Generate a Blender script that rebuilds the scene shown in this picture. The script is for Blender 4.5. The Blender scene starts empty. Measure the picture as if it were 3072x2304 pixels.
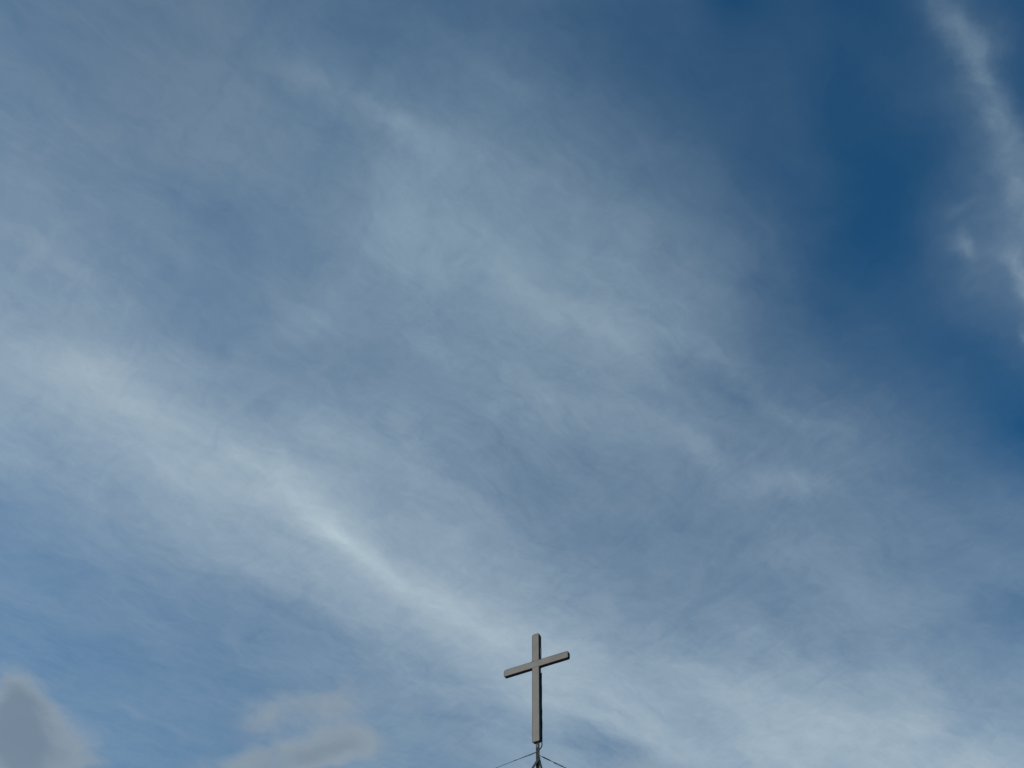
import bpy, bmesh, math, random
from mathutils import Matrix, Vector

S = bpy.context.scene
COL = S.collection
R_ = math.radians

# ------------------------------------------------------------------ camera
cam = bpy.data.cameras.new('camera')
cam_o = bpy.data.objects.new('camera', cam)
COL.objects.link(cam_o)
S.camera = cam_o
cam.sensor_width = 36.0
cam.lens = 36.0
cam.clip_start = 0.05
cam.clip_end = 5000.0
PITCH, ROLL, EYE = R_(49.0), 0.0209, 1.6
F = Vector((0, math.cos(PITCH), math.sin(PITCH)))
U0 = Vector((0, -math.sin(PITCH), math.cos(PITCH)))
R0 = Vector((1, 0, 0))
RT = math.cos(ROLL) * R0 + math.sin(ROLL) * U0
UP = math.cos(ROLL) * U0 - math.sin(ROLL) * R0
cam_o.matrix_world = Matrix(((RT.x, UP.x, -F.x, 0), (RT.y, UP.y, -F.y, 0), (RT.z, UP.z, -F.z, EYE), (0, 0, 0, 1)))

S.view_settings.view_transform = 'Standard'
S.view_settings.look = 'None'
S.view_settings.exposure = 0.0
S.view_settings.gamma = 1.0
S.render.engine = 'CYCLES'

# ------------------------------------------------------------------ sky data
# cloud layer laid out on a flat sheet overhead: P = (x/z, y/z) of the view direction
EL_STOPS_0=[(0.035, 1.0, 0.207), (0.137, 0.885, 0.435), (0.187, 0.777, 0.582), (0.165, 0.394, 1.0), (0.203, 0.203, 0.824), (0.135, 0.046, 0.223), (0.0, 0.027, 0.0), (0.193, 0.095, 0.177), (0.418, 0.164, 0.348), (0.382, 0.117, 0.465), (0.344, 0.049, 0.487), (0.414, 0.03, 0.254), (0.506, 0.0, 0.341), (0.734, 0.016, 0.641), (0.97, 0.062, 0.8), (1.0, 0.11, 0.795)]
EL_SCALE_0=(0.4733, 1.2809, 0.9194)
EL_LOW_0=(-0.8847, -0.3601, -0.4028)
EL_STOPS_1=[(0.14, 0.244, 0.658), (0.543, 0.577, 0.812), (0.553, 0.515, 0.0), (0.659, 0.362, 0.204), (1.0, 0.699, 1.0), (0.878, 1.0, 0.744), (0.336, 0.836, 0.104), (0.25, 0.368, 0.069), (0.532, 0.0, 0.434), (0.731, 0.047, 0.279), (0.826, 0.198, 0.4), (0.765, 0.182, 0.923), (0.431, 0.309, 0.989), (0.12, 0.474, 0.762), (0.0, 0.502, 0.302), (0.051, 0.503, 0.466)]
EL_SCALE_1=(0.7528, 0.8145, 0.5129)
EL_LOW_1=(-0.3664, -0.3304, -0.278)
AZ_STOPS_0=[(0.073, 0.262, 0.911), (0.083, 0.163, 1.0), (0.049, 0.072, 0.796), (0.006, 0.0, 0.507), (0.028, 0.001, 0.45), (0.109, 0.084, 0.141), (0.122, 0.218, 0.0), (0.182, 0.205, 0.007), (0.269, 0.173, 0.054), (0.275, 0.132, 0.055), (0.16, 0.185, 0.089), (0.094, 0.236, 0.248), (0.102, 0.294, 0.458), (0.0, 0.636, 0.588), (0.163, 0.587, 0.522), (0.212, 0.725, 0.439), (0.245, 0.893, 0.447), (0.347, 0.959, 0.433), (0.462, 1.0, 0.412), (0.694, 0.928, 0.353), (0.769, 0.95, 0.498), (0.775, 0.944, 0.336), (0.79, 0.824, 0.27), (0.876, 0.711, 0.102), (0.947, 0.556, 0.06), (1.0, 0.456, 0.14)]
AZ_SCALE_0=(0.5897, 0.9273, 0.7349)
AZ_LOW_0=(-0.739, -0.3665, -0.2786)
AZ_STOPS_1=[(0.06, 0.76, 0.0), (0.163, 0.662, 0.234), (0.296, 0.639, 0.58), (0.579, 0.547, 0.557), (0.437, 0.498, 0.729), (0.15, 0.379, 0.636), (0.133, 0.47, 0.704), (0.295, 0.605, 0.488), (0.565, 0.722, 0.361), (0.768, 0.699, 0.262), (0.859, 0.677, 0.424), (0.921, 0.627, 0.695), (1.0, 0.518, 0.838), (0.893, 0.338, 0.883), (0.879, 0.193, 0.562), (0.84, 0.232, 0.203), (0.778, 0.534, 0.104), (0.595, 0.851, 0.309), (0.426, 1.0, 0.609), (0.399, 0.891, 1.0), (0.358, 0.702, 0.978), (0.13, 0.154, 0.579), (0.081, 0.0, 0.156), (0.0, 0.398, 0.278), (0.18, 0.737, 0.163), (0.445, 0.999, 0.576)]
AZ_SCALE_1=(0.574, 0.6752, 0.4731)
AZ_LOW_1=(-0.2786, -0.3644, -0.2588)
CIRRUS=[
    (-0.5558, 0.8731, -2.6513, 0.0913, 0.0423, 0.1),
    (-0.4871, 0.9157, -2.2309, 0.1068, 0.035, 0.1),
    (-0.3743, 1.0163, -2.3487, 0.0984, 0.0351, 0.14),
    (-0.2973, 1.099, -2.0766, 0.1164, 0.038, 0.17),
    (-0.2677, 1.1689, -2.1205, 0.0955, 0.0313, 0.14),
    (-0.2594, 1.1897, -2.1378, 0.0484, 0.0127, 0.12),
    (-0.1979, 1.2531, -2.3192, 0.0974, 0.0252, 0.16),
    (-0.0934, 1.3549, -2.355, 0.1132, 0.0386, 0.08),
    (-0.0896, 1.3487, -2.2336, 0.1745, 0.0632, 0.12),
    (0.0624, 1.4509, -2.5438, 0.143, 0.0755, 0.1),
    (-0.469, 1.0562, -2.6186, 0.1161, 0.0387, 0.06),
    (-0.3531, 1.1155, -2.2846, 0.1396, 0.0209, 0.08),
    (0.1748, 1.6682, -2.6023, 0.129, 0.021, 0.16),
    (0.2841, 1.7112, -2.5138, 0.1916, 0.0481, 0.2),
    (0.0786, 1.5638, -2.6208, 0.0802, 0.0448, 0.12),
    (0.1862, 1.764, -2.7158, 0.1402, 0.0604, -0.24),
    (0.3629, 1.5532, -2.8658, 0.1254, 0.0495, 0.1),
    (0.635, 1.7054, -2.5243, 0.2049, 0.079, 0.12),
    (0.8192, 1.6981, 1.5676, 0.1315, 0.0485, -0.14),
    (-0.21, 0.4606, -2.711, 0.051, 0.0119, 0.07),
    (-0.1295, 0.5135, -2.5005, 0.0561, 0.02, 0.12),
    (-0.129, 0.6409, -1.5854, 0.0794, 0.0287, 0.07),
    (0.051, 0.7471, -2.5385, 0.0889, 0.0221, 0.1),
    (0.135, 0.8082, -2.3079, 0.0832, 0.0215, 0.12),
    (0.0898, 0.6543, -2.551, 0.1015, 0.0351, -0.05),
    (0.034, 0.9217, -2.1341, 0.0903, 0.0489, 0.05),
    (-0.1742, 0.488, -2.5838, 0.0968, 0.0167, 0.05),
    (-0.0119, 0.6632, -2.2552, 0.0636, 0.0248, 0.05),
    (0.2223, 0.8096, -2.7326, 0.0934, 0.0216, 0.08),
    (0.3308, 0.8967, -2.3387, 0.1212, 0.02, 0.08),
    (0.2482, 0.9845, -2.3989, 0.0915, 0.0205, 0.09),
    (0.4034, 1.0487, -2.9552, 0.0695, 0.0256, 0.12),
    (0.4238, 0.9617, -2.4521, 0.1116, 0.0195, 0.08),
    (-0.5565, 0.6768, -2.3139, 0.0658, 0.016, 0.09),
    (-0.5428, 0.6668, 2.4865, 0.049, 0.0094, 0.07),
    (-0.4989, 0.8481, 3.1302, 0.0715, 0.0309, 0.12),
    (-0.2428, 0.7565, 2.1631, 0.1219, 0.0241, 0.09),
    (-0.0398, 0.9364, 1.8788, 0.1031, 0.018, 0.05),
    (-0.1447, 0.931, 1.7633, 0.0549, 0.0174, 0.05),
    (-0.3382, 0.6681, 2.0486, 0.0858, 0.0656, -0.06),
    (-0.1725, 0.8016, 1.951, 0.0506, 0.033, -0.06),
    (0.4278, 0.3796, -2.193, 0.0526, 0.0148, 0.15),
    (0.4624, 0.4286, -2.1789, 0.0593, 0.0159, 0.14),
    (0.4993, 0.4859, -2.1545, 0.0586, 0.0178, 0.15),
    (0.5383, 0.5449, -2.2143, 0.0569, 0.0189, 0.14),
    (0.5781, 0.6113, -2.0594, 0.0688, 0.0188, 0.13),
    (0.45, 0.4387, -2.0858, 0.0993, 0.0273, 0.05),
    (0.4924, 0.6043, 2.1696, 0.0241, 0.0091, 0.06),
    (0.5194, 0.65, -2.81, 0.0189, 0.0098, 0.13),
    (0.526, 0.6499, -2.2669, 0.0208, 0.0055, 0.08),
    (0.5686, 0.6697, -2.3458, 0.0206, 0.0084, 0.07),
    (0.5982, 0.697, -2.102, 0.0436, 0.0126, 0.24),
    (0.6139, 0.7307, -2.4943, 0.0163, 0.0069, 0.16),
    (0.6339, 0.7874, -2.0951, 0.0159, 0.0059, 0.16),
    (0.4815, 0.4041, -2.3564, 0.058, 0.0226, 0.05),
]
CUMULUS=[
    (-0.8762, 1.6325, 2.0287, 0.0822, 0.0493, 0.9),
    (-0.9008, 1.7417, 1.9626, 0.1467, 0.0685, 1.3),
    (-0.9229, 1.8597, 1.9491, 0.1849, 0.0834, 1.3),
    (-0.7858, 1.7615, 1.9213, 0.0587, 0.0319, 0.38),
    (-0.8124, 1.864, 2.002, 0.0903, 0.0536, 0.5),
    (-0.3407, 1.6421, 2.4535, 0.1193, 0.0637, 0.75),
    (-0.4486, 1.7002, 1.9864, 0.0955, 0.0613, 0.5),
    (-0.3133, 1.7881, 2.6382, 0.1146, 0.0548, 0.85),
    (-0.4699, 1.8456, 2.9846, 0.1867, 0.0575, 0.85),
    (-0.2806, 1.7134, 2.238, 0.0941, 0.0664, 0.55),
    (-0.7148, 1.4575, 2.6003, 0.0485, 0.0248, 0.32),
    (-0.8152, 1.4441, 2.4525, 0.0454, 0.0257, 0.38),
    (-0.6284, 1.4518, 2.3656, 0.0499, 0.0327, 0.3),
    (-0.7349, 1.5646, 2.6048, 0.0479, 0.0297, 0.34),
    (-0.6205, 1.6528, -1.449, 0.0947, 0.0423, 0.36),
    (0.2771, 1.8065, -2.4869, 0.0876, 0.0782, 0.65),
    (0.4856, 0.404, -2.3549, 0.0576, 0.0253, 0.35),
    (-0.4611, 1.4433, 1.7356, 0.0384, 0.0254, 0.4),
    (0.7599, 1.6379, -2.0876, 0.157, 0.074, 0.35),
    (0.581, 1.6145, 1.5609, 0.1346, 0.1022, 0.25),
]
SKY_TINT=(0.265, 0.8, 0.945)

SUN_EL, SUN_AHEAD = R_(22.0), R_(0.0)        # low sun, square to the left of the view
SKY_STRENGTH = 0.10
VEIL = (0.362, 0.463, 0.545)                 # thin high cloud low down
VEIL_HIGH = (0.298, 0.412, 0.502)            # overhead
VEIL_MURKY = (0.174, 0.245, 0.322)           # the murkier sheet high on the left
PUFF_LIT = (0.318, 0.368, 0.405)             # low cloud, lit
PUFF_GREY = (0.185, 0.235, 0.285)            # low cloud where it is thick

world = bpy.data.worlds.new('World')
S.world = world
world.use_nodes = True
nt = world.node_tree
N, LK = nt.nodes, nt.links


def val(sock, v):
    if isinstance(v, bpy.types.NodeSocket):
        LK.new(v, sock)
    else:
        sock.default_value = v


def M(op, a, b=None, c=None, clamp=False):
    n = N.new('ShaderNodeMath'); n.operation = op; n.use_clamp = clamp
    val(n.inputs[0], a)
    if b is not None: val(n.inputs[1], b)
    if c is not None: val(n.inputs[2], c)
    return n.outputs[0]


def VM(op, a, b=None, c=None, out=0):
    n = N.new('ShaderNodeVectorMath'); n.operation = op
    val(n.inputs[0], a)
    if b is not None: val(n.inputs[1], b)
    if c is not None: val(n.inputs[2], c)
    return n.outputs[out]


def noise(vec, scale, detail=6.0, rough=0.55, dist=0.0, color=False, lac=2.0):
    n = N.new('ShaderNodeTexNoise'); n.noise_dimensions = '3D'
    val(n.inputs['Vector'], vec)
    n.inputs['Scale'].default_value = scale
    n.inputs['Detail'].default_value = detail
    n.inputs['Roughness'].default_value = rough
    n.inputs['Lacunarity'].default_value = lac
    n.inputs['Distortion'].default_value = dist
    return n.outputs['Color'] if color else n.outputs['Fac']


def mapping(vec, loc=(0, 0, 0), rot=0.0, scale=(1, 1, 1), kind='POINT'):
    n = N.new('ShaderNodeMapping'); n.vector_type = kind
    val(n.inputs['Vector'], vec)
    n.inputs['Location'].default_value = loc
    n.inputs['Rotation'].default_value = (0, 0, rot)
    n.inputs['Scale'].default_value = scale
    return n.outputs[0]


def ramp3(fac, stops):
    n = N.new('ShaderNodeValToRGB'); val(n.inputs[0], fac)
    cr = n.color_ramp; cr.interpolation = 'CARDINAL'
    k = len(stops)
    while len(cr.elements) < k: cr.elements.new(0.5)
    for i, s in enumerate(stops):
        cr.elements[i].position = i / (k - 1)
    for i, s in enumerate(stops):
        cr.elements[i].color = (s[0], s[1], s[2], 1.0)
    return n.outputs[0]


def mixc(fac, a, b):
    n = N.new('ShaderNodeMix'); n.data_type = 'RGBA'; n.clamp_factor = True
    val(n.inputs[0], fac)
    for i, v in ((6, a), (7, b)):
        if isinstance(v, tuple): n.inputs[i].default_value = (*v, 1.0)
        else: LK.new(v, n.inputs[i])
    return n.outputs[2]


def smooth(x, lo, hi):
    n = N.new('ShaderNodeMapRange'); n.interpolation_type = 'SMOOTHSTEP'
    val(n.inputs[0], x)
    n.inputs[1].default_value = lo; n.inputs[2].default_value = hi
    return n.outputs[0]


def puffs(P, table):
    """sum of soft oval cloud patches on the overhead sheet"""
    acc = None
    for i, (cx, cy, rot, s0, s1, amp) in enumerate(table):
        if i and i % 5 == 0:        # keeps the node evaluation in short chains
            P = VM('MULTIPLY_ADD', acc, (1e-7, 1e-7, 0.0), P)
        q = mapping(P, (cx, cy, 0), rot, (s0, s1, 1), 'TEXTURE')
        g = M('POWER', 0.36788, VM('DOT_PRODUCT', q, q, out=1))
        acc = M('MULTIPLY', g, amp) if acc is None else M('MULTIPLY_ADD', g, amp, acc)
    return acc


tc = N.new('ShaderNodeTexCoord')
sx = N.new('ShaderNodeSeparateXYZ'); LK.new(tc.outputs['Generated'], sx.inputs[0])
zc = M('MAXIMUM', sx.outputs[2], 0.06)
cx = N.new('ShaderNodeCombineXYZ')
LK.new(M('DIVIDE', sx.outputs[0], zc), cx.inputs[0]); LK.new(M('DIVIDE', sx.outputs[1], zc), cx.inputs[1])
P0 = cx.outputs[0]
HALF = (0.5, 0.5, 0.0)
STREAK = R_(42.0)                                   # all the streaks run one way
# wind-drawn warping of the sheet
wa = VM('SUBTRACT', noise(P0, 3.0, 3.0, 0.5, color=True), HALF)
wb = VM('SUBTRACT', noise(P0, 9.0, 6.0, 0.62, color=True), HALF)
P = VM('MULTIPLY_ADD', wa, (0.10, 0.10, 0.0), P0)
P = VM('MULTIPLY_ADD', wb, (0.055, 0.055, 0.0), P)
P = VM('MULTIPLY', P, (1, 1, 0))

# broad veil of cirrus by azimuth and elevation
sp = N.new('ShaderNodeSeparateXYZ'); LK.new(P, sp.inputs[0])
az = M('ARCTAN2', sp.outputs[0], sp.outputs[1])
el = M('ARCTAN2', 1.0, VM('LENGTH', P, out=1))
u = M('MULTIPLY_ADD', az, 57.29578 / 116.0, 0.5)
v = M('MULTIPLY_ADD', el, 57.29578 / 50.0, -22.0 / 50.0)
broad = None
for es, esc, elo, as_, asc, alo in ((EL_STOPS_0, EL_SCALE_0, EL_LOW_0, AZ_STOPS_0, AZ_SCALE_0, AZ_LOW_0),
                                    (EL_STOPS_1, EL_SCALE_1, EL_LOW_1, AZ_STOPS_1, AZ_SCALE_1, AZ_LOW_1)):
    e3 = VM('MULTIPLY_ADD', ramp3(v, es), esc, elo)
    a3 = VM('MULTIPLY_ADD', ramp3(u, as_), asc, alo)
    d = VM('DOT_PRODUCT', e3, a3, out=1)
    broad = d if broad is None else M('ADD', broad, d)

# fibres drawn out along the wind, a second set crossing them, and fine mottling
Q = mapping(P, (0, 0, 0), -STREAK, (1, 1, 1))
Q2 = mapping(P, (3.1, 1.7, 0), R_(52.0), (1, 1, 1))
fib = noise(VM('MULTIPLY', Q, (1.0, 3.0, 1.0)), 2.6, 6.0, 0.50, 0.6)
mott = noise(VM('MULTIPLY', Q, (1.0, 1.3, 1.0)), 7.0, 8.0, 0.60, 0.5)
fine = noise(VM('MULTIPLY', Q, (1.0, 1.5, 1.0)), 24.0, 8.0, 0.70, 0.8)
strA = M('ABSOLUTE', M('MULTIPLY_ADD', noise(VM('MULTIPLY', Q, (1.0, 4.5, 1.0)), 6.0, 5.0, 0.55, 1.1), 2.0, -1.0))
strB = M('ABSOLUTE', M('MULTIPLY_ADD', noise(VM('MULTIPLY', Q2, (1.0, 3.5, 1.0)), 5.0, 5.0, 0.55, 1.1), 2.0, -1.0))
patch = smooth(noise(P0, 1.7, 2.0, 0.5), 0.40, 0.62)
wisp = M('MULTIPLY_ADD', M('SUBTRACT', 0.22, strB), M('SUBTRACT', 1.0, patch), M('MULTIPLY', M('SUBTRACT', 0.22, strA), patch))
tex = M('MULTIPLY', M('SUBTRACT', fib, 0.5), 0.70)
tex = M('MULTIPLY_ADD', M('SUBTRACT', mott, 0.5), 0.60, tex)
tex = M('MULTIPLY_ADD', M('SUBTRACT', fine, 0.5), 0.44, tex)
tex = M('MULTIPLY_ADD', wisp, 0.28, tex)
torn = noise(VM('MULTIPLY', Q, (1.0, 1.6, 1.0)), 15.0, 8.0, 0.62, 0.6)
streaks = M('MULTIPLY', puffs(P, CIRRUS), M('MULTIPLY_ADD', smooth(torn, 0.26, 0.74), 0.6, 0.70))
dens = M('ADD', M('MAXIMUM', broad, 0.0), streaks)
dens = M('MAXIMUM', dens, 0.0)
gain = M('MULTIPLY_ADD', M('MINIMUM', dens, 0.55), 0.95, 0.035)
a_cir = M('MULTIPLY_ADD', tex, gain, dens)
a_cir = M('MAXIMUM', a_cir, 0.0)

# low lumpy cloud near the horizon
g2 = puffs(P, CUMULUS)
lump = noise(VM('MULTIPLY', P0, (1.5, 1.0, 1.0)), 8.5, 9.0, 0.60, 0.5)
low = M('MULTIPLY_ADD', M('SUBTRACT', lump, 0.5), 1.9, g2)
a_low = M('MULTIPLY', smooth(low, 0.0, 1.25), smooth(g2, 0.0, 0.95))
thick = smooth(M('MULTIPLY_ADD', M('SUBTRACT', lump, 0.5), 0.5, g2), 0.60, 1.8)

sky = N.new('ShaderNodeTexSky')
sky.sky_type = 'NISHITA'
sky.sun_disc = False
sky.sun_elevation = SUN_EL
sky.sun_rotation = R_(270.0) + SUN_AHEAD
sky.ozone_density = 4.0
sky.dust_density = 0.1
k = SKY_STRENGTH
clear = VM('MULTIPLY', sky.outputs[0], tuple(t * 0.1 / k for t in SKY_TINT))
c1 = N.new('ShaderNodeMix'); c1.data_type = 'RGBA'; c1.clamp_factor = False
LK.new(a_cir, c1.inputs[0]); LK.new(clear, c1.inputs[6]); # the veil is lit less strongly high overhead, and is murkier high on the left
high = smooth(el, R_(36.0), R_(66.0))
left = smooth(M('MULTIPLY', az, -1.0), R_(10.0), R_(45.0))
vk = lambda c: tuple(q / k for q in c)
LK.new(mixc(high, vk(VEIL), mixc(left, vk(VEIL_HIGH), vk(VEIL_MURKY))), c1.inputs[7])
puffc = mixc(thick, tuple(q / k for q in PUFF_LIT), tuple(q / k for q in PUFF_GREY))
final = mixc(M('MULTIPLY', a_low, 0.72), c1.outputs[2], puffc)
bg = N['Background']
LK.new(final, bg.inputs[0])
bg.inputs[1].default_value = k
world.cycles.sampling_method = 'MANUAL'
world.cycles.sample_map_resolution = 256

# ------------------------------------------------------------------ sun
sun = bpy.data.lights.new('sun', 'SUN')
sun.energy = 2.5
sun.angle = R_(0.5)
sun.color = (1.0, 0.90, 0.76)
sun_o = bpy.data.objects.new('sun', sun)
COL.objects.link(sun_o)
to_sun = Vector((-math.cos(SUN_AHEAD) * math.cos(SUN_EL), math.sin(SUN_AHEAD) * math.cos(SUN_EL), math.sin(SUN_EL)))
sun_o.rotation_euler = to_sun.to_track_quat('Z', 'Y').to_euler()
sun_o.location = to_sun * 60


# ------------------------------------------------------------------ materials
def material(name, col, rough=0.6, metal=0.0, var=0.12, scale=6.0, grime=None, bump=0.0, stretch=(1, 1, 1)):
    m = bpy.data.materials.new(name); m.use_nodes = True
    t = m.node_tree; b = t.nodes['Principled BSDF']
    tcx = t.nodes.new('ShaderNodeTexCoord'); mp = t.nodes.new('ShaderNodeMapping')
    mp.inputs['Scale'].default_value = stretch
    t.links.new(tcx.outputs['Object'], mp.inputs[0])
    nz = t.nodes.new('ShaderNodeTexNoise'); nz.inputs['Scale'].default_value = scale; nz.inputs['Detail'].default_value = 8
    nz.inputs['Roughness'].default_value = 0.65
    t.links.new(mp.outputs[0], nz.inputs['Vector'])
    cr = t.nodes.new('ShaderNodeValToRGB')
    lo = tuple(c * (1 - var) for c in col); hi = tuple(min(1, c * (1 + var)) for c in col)
    cr.color_ramp.elements[0].position = 0.3; cr.color_ramp.elements[0].color = (*lo, 1)
    cr.color_ramp.elements[1].position = 0.7; cr.color_ramp.elements[1].color = (*hi, 1)
    t.links.new(nz.outputs['Fac'], cr.inputs[0])
    out = cr.outputs[0]
    if grime:
        n2 = t.nodes.new('ShaderNodeTexNoise'); n2.inputs['Scale'].default_value = scale * 0.55; n2.inputs['Detail'].default_value = 10
        n2.inputs['Roughness'].default_value = 0.7
        t.links.new(mp.outputs[0], n2.inputs['Vector'])
        r2 = t.nodes.new('ShaderNodeMapRange'); r2.inputs[1].default_value = 0.52; r2.inputs[2].default_value = 0.74
        r2.inputs[4].default_value = 0.55
        t.links.new(n2.outputs['Fac'], r2.inputs[0])
        mx = t.nodes.new('ShaderNodeMix'); mx.data_type = 'RGBA'
        t.links.new(r2.outputs[0], mx.inputs[0]); t.links.new(out, mx.inputs[6]); mx.inputs[7].default_value = (*grime, 1)
        out = mx.outputs[2]
    t.links.new(out, b.inputs['Base Color'])
    b.inputs['Roughness'].default_value = rough
    b.inputs['Metallic'].default_value = metal
    if bump:
        bp = t.nodes.new('ShaderNodeBump'); bp.inputs['Strength'].default_value = bump; bp.inputs['Distance'].default_value = 0.01
        t.links.new(nz.outputs['Fac'], bp.inputs['Height']); t.links.new(bp.outputs[0], b.inputs['Normal'])
    return m


MAT = {
    'panel': material('weathered_acrylic_panel', (0.306, 0.276, 0.250), 0.55, 0, 0.09, 6.0, grime=(0.17, 0.145, 0.135)),
    'casing': material('dark_painted_casing', (0.006, 0.006, 0.011), 0.7, 0, 0.3, 14.0),
    'steel': material('weathered_galvanised_steel', (0.026, 0.032, 0.034), 0.65, 0.1, 0.45, 30.0),
    'dark_steel': material('dark_painted_steel', (0.009, 0.010, 0.016), 0.6, 0.0, 0.4, 25.0),
    'cable': material('black_rubber', (0.008, 0.008, 0.01), 0.6, 0, 0.2, 20.0),
    'wire': material('tarnished_wire_rope', (0.016, 0.020, 0.028), 0.6, 0.0, 0.3, 120.0),
    'plaster': material('pale_plaster', (0.46, 0.43, 0.38), 0.9, 0, 0.08, 1.5, grime=(0.30, 0.28, 0.25), bump=0.15),
    'concrete': material('roof_concrete', (0.26, 0.25, 0.23), 0.9, 0, 0.15, 2.0, bump=0.2),
    'frame': material('window_frame_paint', (0.55, 0.55, 0.54), 0.5, 0, 0.05, 8.0),
    'glass': material('dark_window_glass', (0.02, 0.03, 0.035), 0.06, 0, 0.1, 2.0),
    'wood': material('brown_door_wood', (0.10, 0.05, 0.025), 0.55, 0, 0.3, 5.0, stretch=(8, 8, 1)),
    'ground': material('worn_asphalt', (0.055, 0.054, 0.052), 0.9, 0, 0.3, 0.8, bump=0.2),
}


# ------------------------------------------------------------------ mesh helpers
def link(name, bm, mat, parent=None, smooth_=False, sharp=None):
    me = bpy.data.meshes.new(name)
    bmesh.ops.recalc_face_normals(bm, faces=bm.faces)
    bm.to_mesh(me); bm.free()
    if smooth_:
        for p in me.polygons: p.use_smooth = True
    me.materials.append(MAT[mat])
    o = bpy.data.objects.new(name, me); COL.objects.link(o)
    if parent: o.parent = parent
    return o


def thing(name, label, cat, loc=(0, 0, 0), rotz=0.0, group=None):
    o = bpy.data.objects.new(name, None); COL.objects.link(o)
    o.empty_display_size = 0.2
    o.location = loc; o.rotation_euler = (0, 0, rotz)
    o['label'] = label; o['category'] = cat
    if group: o['group'] = group
    return o


def box(bm, x0, x1, y0, y1, z0, z1, bev=0.0):
    vs = [bm.verts.new(p) for p in ((x0, y0, z0), (x1, y0, z0), (x1, y1, z0), (x0, y1, z0), (x0, y0, z1), (x1, y0, z1), (x1, y1, z1), (x0, y1, z1))]
    fs = [bm.faces.new([vs[i] for i in f]) for f in ((3, 2, 1, 0), (4, 5, 6, 7), (0, 1, 5, 4), (1, 2, 6, 5), (2, 3, 7, 6), (3, 0, 4, 7))]
    if bev:
        es = {e for f in fs for e in f.edges}
        bmesh.ops.bevel(bm, geom=list(es), offset=bev, segments=2, profile=0.5, affect='EDGES')


def tube(bm, pts, radii, seg=8):
    pts = [Vector(p) for p in pts]
    if not isinstance(radii, (list, tuple)): radii = [radii] * len(pts)
    rings = []; nrm = None
    for i, p in enumerate(pts):
        a = pts[max(i - 1, 0)]; b = pts[min(i + 1, len(pts) - 1)]
        t = (b - a).normalized()
        if nrm is None:
            nrm = t.orthogonal().normalized()
        nrm = (nrm - t * nrm.dot(t)).normalized(); bn = t.cross(nrm)
        rings.append([bm.verts.new(p + radii[i] * (math.cos(2 * math.pi * k / seg) * nrm + math.sin(2 * math.pi * k / seg) * bn)) for k in range(seg)])
    for r0, r1 in zip(rings, rings[1:]):
        for k in range(seg):
            bm.faces.new((r0[k], r0[(k + 1) % seg], r1[(k + 1) % seg], r1[k]))
    bm.faces.new(rings[0][::-1]); bm.faces.new(rings[-1])


def bez(pts, n=10):
    """Catmull-Rom through the points"""
    P_ = [Vector(p) for p in pts]; P_ = [2 * P_[0] - P_[1]] + P_ + [2 * P_[-1] - P_[-2]]
    out = []
    for i in range(1, len(P_) - 2):
        for j in range(n):
            t = j / n
            out.append(0.5 * (2 * P_[i] + (P_[i + 1] - P_[i - 1]) * t + (2 * P_[i - 1] - 5 * P_[i] + 4 * P_[i + 1] - P_[i + 2]) * t * t
                              + (3 * P_[i] - P_[i - 1] - 3 * P_[i + 1] + P_[i + 2]) * t ** 3))
    return out + [P_[-2]]


def rounded(points, radii, seg=6):
    """2D outline with each corner rounded by its own radius"""
    out = []; n = len(points)
    for i in range(n):
        p = Vector(points[i]); a = (Vector(points[i - 1]) - p).normalized(); b = (Vector(points[(i + 1) % n]) - p).normalized()
        r = radii[i]
        if r <= 0:
            out.append(p); continue
        for k in range(seg + 1):
            t = k / seg
            out.append((p + a * r) * (1 - t) ** 2 + 2 * p * t * (1 - t) + (p + b * r) * t * t)
    return out


def slab(bm, outline, y0, y1, bev=0.0):
    """outline in the x-z plane, extruded from y0 (front) to y1"""
    f = [bm.verts.new((p.x, y0, p.y)) for p in outline]; b = [bm.verts.new((p.x, y1, p.y)) for p in outline]
    n = len(f)
    ff = bm.faces.new(f); bb = bm.faces.new(b[::-1])
    for i in range(n): bm.faces.new((f[(i + 1) % n], f[i], b[i], b[(i + 1) % n]))
    if bev:
        bmesh.ops.bevel(bm, geom=list(ff.edges), offset=bev, segments=2, profile=0.5, affect='EDGES')


# ------------------------------------------------------------------ ground and the building below the frame
ROOF_Z = 7.2
bm = bmesh.new()
vs = [bm.verts.new(p) for p in ((-2500, -2500, 0), (2500, -2500, 0), (2500, 2500, 0), (-2500, 2500, 0))]
bm.faces.new(vs)
g = link('ground', bm, 'ground'); g['kind'] = 'structure'

hall = thing('church_building', 'pale plaster two storey church building with flat roof under the cross', 'building', (0.6, 12.7, 0))
bm = bmesh.new()
WX, WD, WT = 6.6, 9.0, 0.25
wins = [(-4.6, 1.0), (-1.9, 1.0), (3.1, 1.0), (-4.6, 4.2), (-1.9, 4.2), (0.6, 4.2), (3.1, 4.2)]
OPEN = [(x, z, 1.3, 1.5) for x, z in wins] + [(0.6, 0.0, 1.5, 2.3)]
xs = sorted({-WX, WX} | {x for x, z, w, h in OPEN} | {x + w for x, z, w, h in OPEN})
zs = sorted({0.0, ROOF_Z - 0.2} | {z for x, z, w, h in OPEN} | {z + h for x, z, w, h in OPEN})
grid = {}
def gv(x, z):
    if (x, z) not in grid: grid[(x, z)] = bm.verts.new((x, 0, z))
    return grid[(x, z)]
for a0, a1 in zip(xs, xs[1:]):
    for b0, b1 in zip(zs, zs[1:]):
        mx, mz = (a0 + a1) / 2, (b0 + b1) / 2
        if any(x < mx < x + w and z < mz < z + h for x, z, w, h in OPEN): continue
        bm.faces.new((gv(a0, b0), gv(a1, b0), gv(a1, b1), gv(a0, b1)))
ext = bmesh.ops.extrude_face_region(bm, geom=list(bm.faces))
for vv in [e for e in ext['geom'] if isinstance(e, bmesh.types.BMVert)]: vv.co.y += WT
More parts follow.
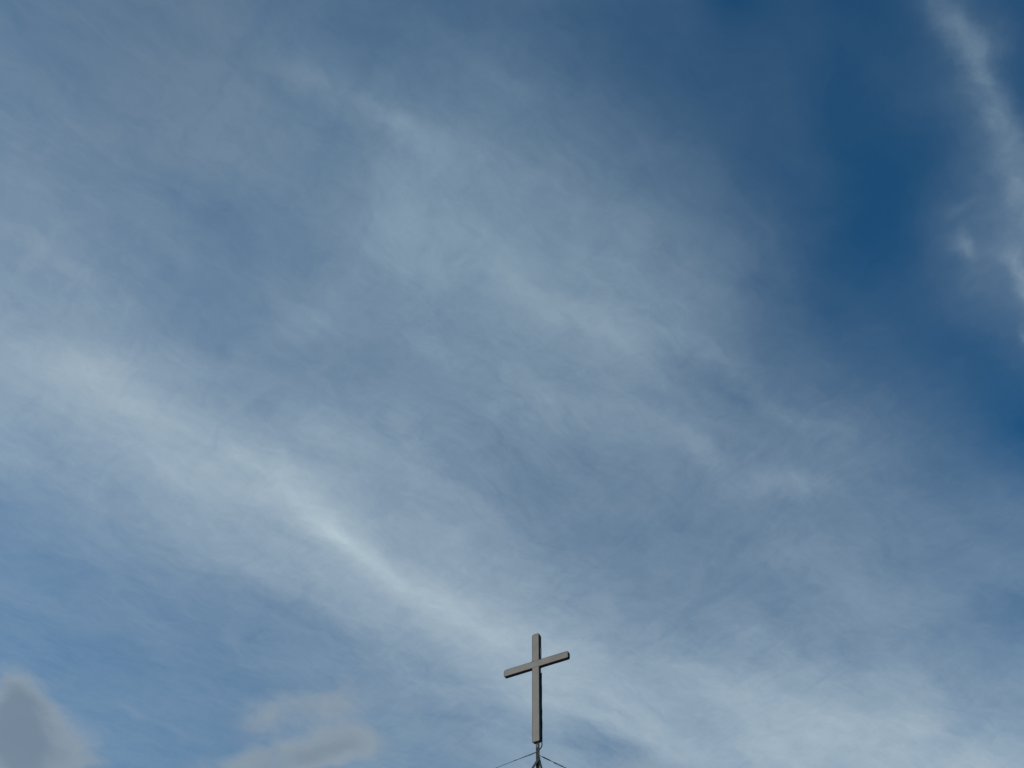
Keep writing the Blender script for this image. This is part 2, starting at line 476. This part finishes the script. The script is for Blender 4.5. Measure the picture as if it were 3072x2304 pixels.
box(bm, -WX, -WX + WT, WT + 0.001, WD, 0, ROOF_Z - 0.2)
box(bm, WX - WT, WX, WT + 0.001, WD, 0, ROOF_Z - 0.2)
box(bm, -WX + WT + 0.001, WX - WT - 0.001, WD - WT, WD, 0, ROOF_Z - 0.2)
link('wall', bm, 'plaster', hall)
bm = bmesh.new(); box(bm, -WX - 0.05, WX + 0.05, -0.05, WD + 0.05, ROOF_Z - 0.198, ROOF_Z, 0.01)
roof = link('roof', bm, 'concrete', hall)
for x, z, w, h in OPEN[:-1]:
    bm = bmesh.new()
    t = 0.07
    box(bm, x + 0.003, x + t, 0.06, 0.14, z + 0.003, z + h - 0.003); box(bm, x + w - t, x + w - 0.003, 0.06, 0.14, z + 0.003, z + h - 0.003)
    box(bm, x + t, x + w - t, 0.06, 0.14, z + 0.003, z + t); box(bm, x + t, x + w - t, 0.06, 0.14, z + h - t, z + h - 0.003)
    box(bm, x + w / 2 - 0.03, x + w / 2 + 0.03, 0.065, 0.135, z + t, z + h - t)
    fr = link('window', bm, 'frame', hall)
    bm = bmesh.new(); box(bm, x + t, x + w - t, 0.096, 0.104, z + t, z + h - t)
    link('pane', bm, 'glass', fr)
bm = bmesh.new(); box(bm, 0.605, 2.095, 0.08, 0.14, 0.005, 2.295, 0.004)
door = link('door', bm, 'wood', hall)
bm = bmesh.new(); tube(bm, bez([(0.74, 0.078, 0.95), (0.74, 0.03, 0.97), (0.74, 0.03, 1.13), (0.74, 0.078, 1.15)], 6), 0.012)
link('handle', bm, 'steel', door)

# ------------------------------------------------------------------ the cross
CX = Vector((0.4676, 14.0, 10.9493))        # centre of the crossing, front face
TH = 0.526
W2, H2 = 0.1123 / 2, 0.1081 / 2
UPZ, DNZ, LA, RA = 0.5601, 1.3335, 0.5721, 0.5717
RIM, DEP = 0.0085, 0.056
DZ = CX.z - ROOF_Z
cross = thing('rooftop_cross', 'tall cross of dark casing and pale grey face panels on a braced steel mast', 'cross', (CX.x, CX.y, ROOF_Z), -TH)
def L(s, y, t): return Vector((s, y, t + DZ))          # face-plane coordinates -> local to the cross

def plus(w, h, up, dn, la, ra, rc, ri):
    pts = [(-la, -h), (-w, -h), (-w, -dn), (w, -dn), (w, -h), (ra, -h), (ra, h), (w, h), (w, up), (-w, up), (-w, h), (-la, h)]
    rad = [rc, ri, rc, rc, ri, rc, rc, ri, rc, rc, ri, rc]
    return [Vector((p.x, p.y + DZ)) for p in rounded(pts, rad)]
bm = bmesh.new()
slab(bm, plus(W2 + RIM, H2 + RIM, UPZ + RIM, DNZ + RIM, LA + RIM, RA + RIM, 0.030, 0.016), 0.0, DEP, 0.004)
casing = link('casing', bm, 'casing', cross)

def panel(x0, x1, z0, z1, rr):
    b = bmesh.new()
    pts = rounded([(x0, z0), (x1, z0), (x1, z1), (x0, z1)], rr)
    slab(b, [Vector((p.x, p.y + DZ)) for p in pts], -0.0035, 0.004, 0.0012)
    return link('face_panel', b, 'panel', cross)
c_ = 0.017
panel(-LA, RA, -H2, H2, (c_ * 0.6, 0.006, 0.008, c_))
panel(-W2, W2, H2 + 0.0042, UPZ, (0.001, 0.001, 0.008, c_))
panel(-W2, W2, -DNZ, -H2 - 0.0042, (0.006, 0.006, 0.001, 0.001))

# slotted angle mast
MX0, MX1, MY = -0.012, 0.030, 0.018
zt, zb = -DNZ - RIM - 0.001 + DZ, 0.0
bm = bmesh.new()
cols = [MX0, MX0 + 0.0155, MX0 + 0.0265, MX1]
rows = [zt]; holes = set(); z = zt - 0.030; i = 0
while z > zb + 0.12:
    rows += [z, z - 0.045]; holes.add(len(rows) - 2); z -= 0.066
rows += [zb]
verts = {}
def mv(c, r):
    if (c, r) not in verts: verts[(c, r)] = bm.verts.new((cols[c], MY, rows[r]))
    return verts[(c, r)]
for c in range(3):
    for r in range(len(rows) - 1):
        if c == 1 and r in holes: continue
        bm.faces.new((mv(c, r), mv(c + 1, r), mv(c + 1, r + 1), mv(c, r + 1)))
ext = bmesh.ops.extrude_face_region(bm, geom=list(bm.faces))
for vv in [e for e in ext['geom'] if isinstance(e, bmesh.types.BMVert)]: vv.co.y += 0.004
box(bm, MX1 - 0.004, MX1 + 0.0005, MY + 0.0045, MY + 0.036, zb, zt)
link('mast', bm, 'steel', cross)
bm = bmesh.new()                                     # second angle bolted behind, starting below the first slot
box(bm, MX0 + 0.003, MX1 - 0.006, MY + 0.0065, MY + 0.011, zb, zt - 0.085, 0.001)
box(bm, MX0 + 0.003, MX0 + 0.007, MY + 0.0112, MY + 0.036, zb, zt - 0.085)
link('stiffener', bm, 'dark_steel', cross)

def angle_bar(p, q, side, w, t=0.004, mat='steel', name='brace'):
    """equal angle iron from p to q; `side` points across the visible flange"""
    p, q = Vector(p), Vector(q); ax = (q - p).normalized()
    a = (Vector(side) - ax * Vector(side).dot(ax)).normalized(); n_ = ax.cross(a)
    if n_.y > 0: n_ = -n_                            # second flange runs to the back (+y)
    b = bmesh.new()
    prof = [(0, 0), (w, 0), (w, -t), (t, -t), (t, -w), (0, -w)]
    r0 = [b.verts.new(p + a * i + n_ * j) for i, j in prof]; r1 = [b.verts.new(q + a * i + n_ * j) for i, j in prof]
    for i in range(6): b.faces.new((r0[i], r0[(i + 1) % 6], r1[(i + 1) % 6], r1[i]))
    b.faces.new(r0[::-1]); b.faces.new(r1)
    o = link(name, b, mat, cross)
    return o
# brace crossing in front of the mast and running down to the left
p0 = L(0.046, -0.004, -1.588); p1 = L(-0.077, -0.004, -1.740)
d = (p1 - p0); p2 = p0 + d * ((0.02 - p0.z) / d.z)
angle_bar(p0, p2, (1, 0, -0.8), 0.040, mat='dark_steel')
# brace behind, running down to the right and back
p0 = L(0.0, 0.060, -1.580)
angle_bar(p0, Vector((0.186, 1.0, 0.02)), (1, -0.2, 0), 0.034)
bm = bmesh.new(); box(bm, -0.30, MX0 + 0.01, 0.046, 0.051, DZ - 1.786, DZ - 1.752, 0.001)
link('crosspiece', bm, 'dark_steel', cross)
bm = bmesh.new()                                     # bolt plate at the brace joint
box(bm, 0.022, 0.052, 0.002, 0.006, DZ - 1.625, DZ - 1.58, 0.001)
for zz in (-1.594, -1.611): tube(bm, [L(0.037, 0.003, zz), L(0.037, -0.009, zz)], 0.007, 6)
link('bolt_plate', bm, 'steel', cross)

# cables
random.seed(4)
pts = []
zz = UPZ - 0.03
while zz > -DNZ + 0.03:
    pts.append(L(W2 + RIM + 0.003 + random.uniform(-0.0015, 0.004), DEP + 0.003 + random.uniform(-0.001, 0.003), zz)); zz -= 0.085
pts = [p for p in pts if abs(p.z - DZ) > 0.08]
low_pts = [p for p in pts if p.z < DZ]
tail = [L(0.071, 0.055, -1.335), L(0.074, 0.05, -1.385), L(0.064, 0.04, -1.430), L(0.046, 0.032, -1.455), L(0.036, 0.026, -1.485), L(0.034, 0.022, -1.56)]
bm = bmesh.new(); tube(bm, bez(low_pts + tail, 6), 0.0085)
tube(bm, bez([p for p in pts if p.z > DZ], 6), 0.0045)
link('power_cable', bm, 'cable', cross)
bm = bmesh.new(); tube(bm, bez([L(0.022, 0.012, -1.335), L(0.040, 0.010, -1.362), L(0.047, 0.012, -1.405), L(0.042, 0.014, -1.450), L(0.034, 0.016, -1.50)], 8), 0.0065)
link('power_cable', bm, 'cable', cross)
pts = []
zz = -DNZ
while zz < UPZ - 0.02:                               # neon lead clipped along the far edge
    pts.append(L(-W2 - RIM - 0.001 + random.uniform(-0.001, 0.0015), 0.012, zz)); zz += 0.075
bm = bmesh.new()
tube(bm, bez([p for p in pts if p.z < DZ - 0.075], 4), 0.003, 6); tube(bm, bez([p for p in pts if p.z > DZ + 0.075], 4), 0.003, 6)
link('edge_trim', bm, 'casing', cross)


# ------------------------------------------------------------------ guy wires
def guy(label, A, B, parts):
    A, B = Vector(A), Vector(B)
    ax = (B - A).normalized(); ln = (B - A).length
    sd = ax.cross(Vector((0, -1, 0.2))).normalized()       # across the wire, as seen from below
    if sd.z > 0: sd = -sd
    o = thing('guy_wire', label, 'guy wire', A, 0, 'guy wires of the rooftop cross')
    at = lambda d, off=0.0: ax * d + sd * off
    parts(o, at, ln)
    b = bmesh.new()                                        # anchor eye on the roof
    tube(b, [B - A + Vector((0, 0, -0.002)), B - A + Vector((0, 0, 0.05))], 0.02)
    link('anchor', b, 'dark_steel', o)
    return o

def left_parts(o, at, ln):
    b = bmesh.new()
    tube(b, [at(-0.012), at(0.0), at(0.014), at(0.022)], [0.006, 0.009, 0.009, 0.004])
    tube(b, bez([at(0.018, -0.002), at(0.032, -0.008), at(0.048, -0.007), at(0.060, 0.0)], 5), 0.0032, 6)
    tube(b, bez([at(0.018, 0.002), at(0.032, 0.007), at(0.048, 0.008), at(0.060, 0.0)], 5), 0.0032, 6)
    link('shackle', b, 'dark_steel', o)
    b = bmesh.new(); tube(b, [at(0.048, 0.001), at(0.058, 0.003), at(0.072, 0.002), at(0.084, -0.001)], [0.004, 0.0085, 0.0085, 0.004])
    link('thimble', b, 'dark_steel', o)
    b = bmesh.new(); tube(b, [at(0.103, 0.010), at(0.110, 0.009), at(0.117, 0.010)], [0.005, 0.0075, 0.004])
    link('wire_clamp', b, 'dark_steel', o)
    b = bmesh.new(); tube(b, [at(0.318, 0.001), at(0.332, 0.003), at(0.348, 0.003), at(0.362, 0.001)], [0.003, 0.0065, 0.006, 0.003])
    link('wire_clamp', b, 'dark_steel', o)
    b = bmesh.new()
    tube(b, bez([at(0.070), at(0.11, -0.003), at(0.17, -0.002), at(0.23), at(0.33, 0.004), at(0.42, 0.004), at(0.8, 0.010), at(2.2, 0.03), at(ln * 0.7, 0.03), at(ln)], 6), 0.0032, 6)
    tube(b, bez([at(0.080, 0.004), at(0.112, 0.009), at(0.16, 0.008), at(0.215, 0.004), at(0.33, 0.006)], 6), 0.0030, 6)
    link('cable', b, 'wire', o)

def right_parts(o, at, ln):
    b = bmesh.new(); tube(b, [at(-0.035), at(0.05)], 0.0048, 6)
    link('hook', b, 'dark_steel', o)
    b = bmesh.new(); tube(b, [at(0.042), at(0.060), at(0.075), at(0.170), at(0.185)], [0.004, 0.008, 0.0095, 0.0085, 0.004])
    link('turnbuckle', b, 'dark_steel', o)
    b = bmesh.new(); tube(b, [at(0.236, 0.002), at(0.248, 0.006), at(0.262, 0.008), at(0.274, 0.006)], [0.003, 0.0075, 0.0075, 0.003])
    link('wire_clamp', b, 'dark_steel', o)
    b = bmesh.new()
    tube(b, bez([at(0.180), at(0.25, -0.001), at(0.32, -0.006), at(0.40, -0.001), at(0.43), at(0.9, 0.004), at(2.2, 0.02), at(ln * 0.7, 0.02), at(ln)], 6), 0.0042, 6)
    tube(b, bez([at(0.240, 0.004), at(0.30, 0.011), at(0.36, 0.009), at(0.42, 0.003), at(0.62, 0.005)], 6), 0.0036, 6)
    link('cable', b, 'wire', o)

guy('thin dark guy wire running down to the left from the mast, with small clamps', (0.476, 14.041, 9.464), (-4.78, 14.0, ROOF_Z), left_parts)
guy('guy wire with a thick black turnbuckle running down to the right from the mast', (0.515, 14.018, 9.402), (5.0, 14.0, ROOF_Z), right_parts)
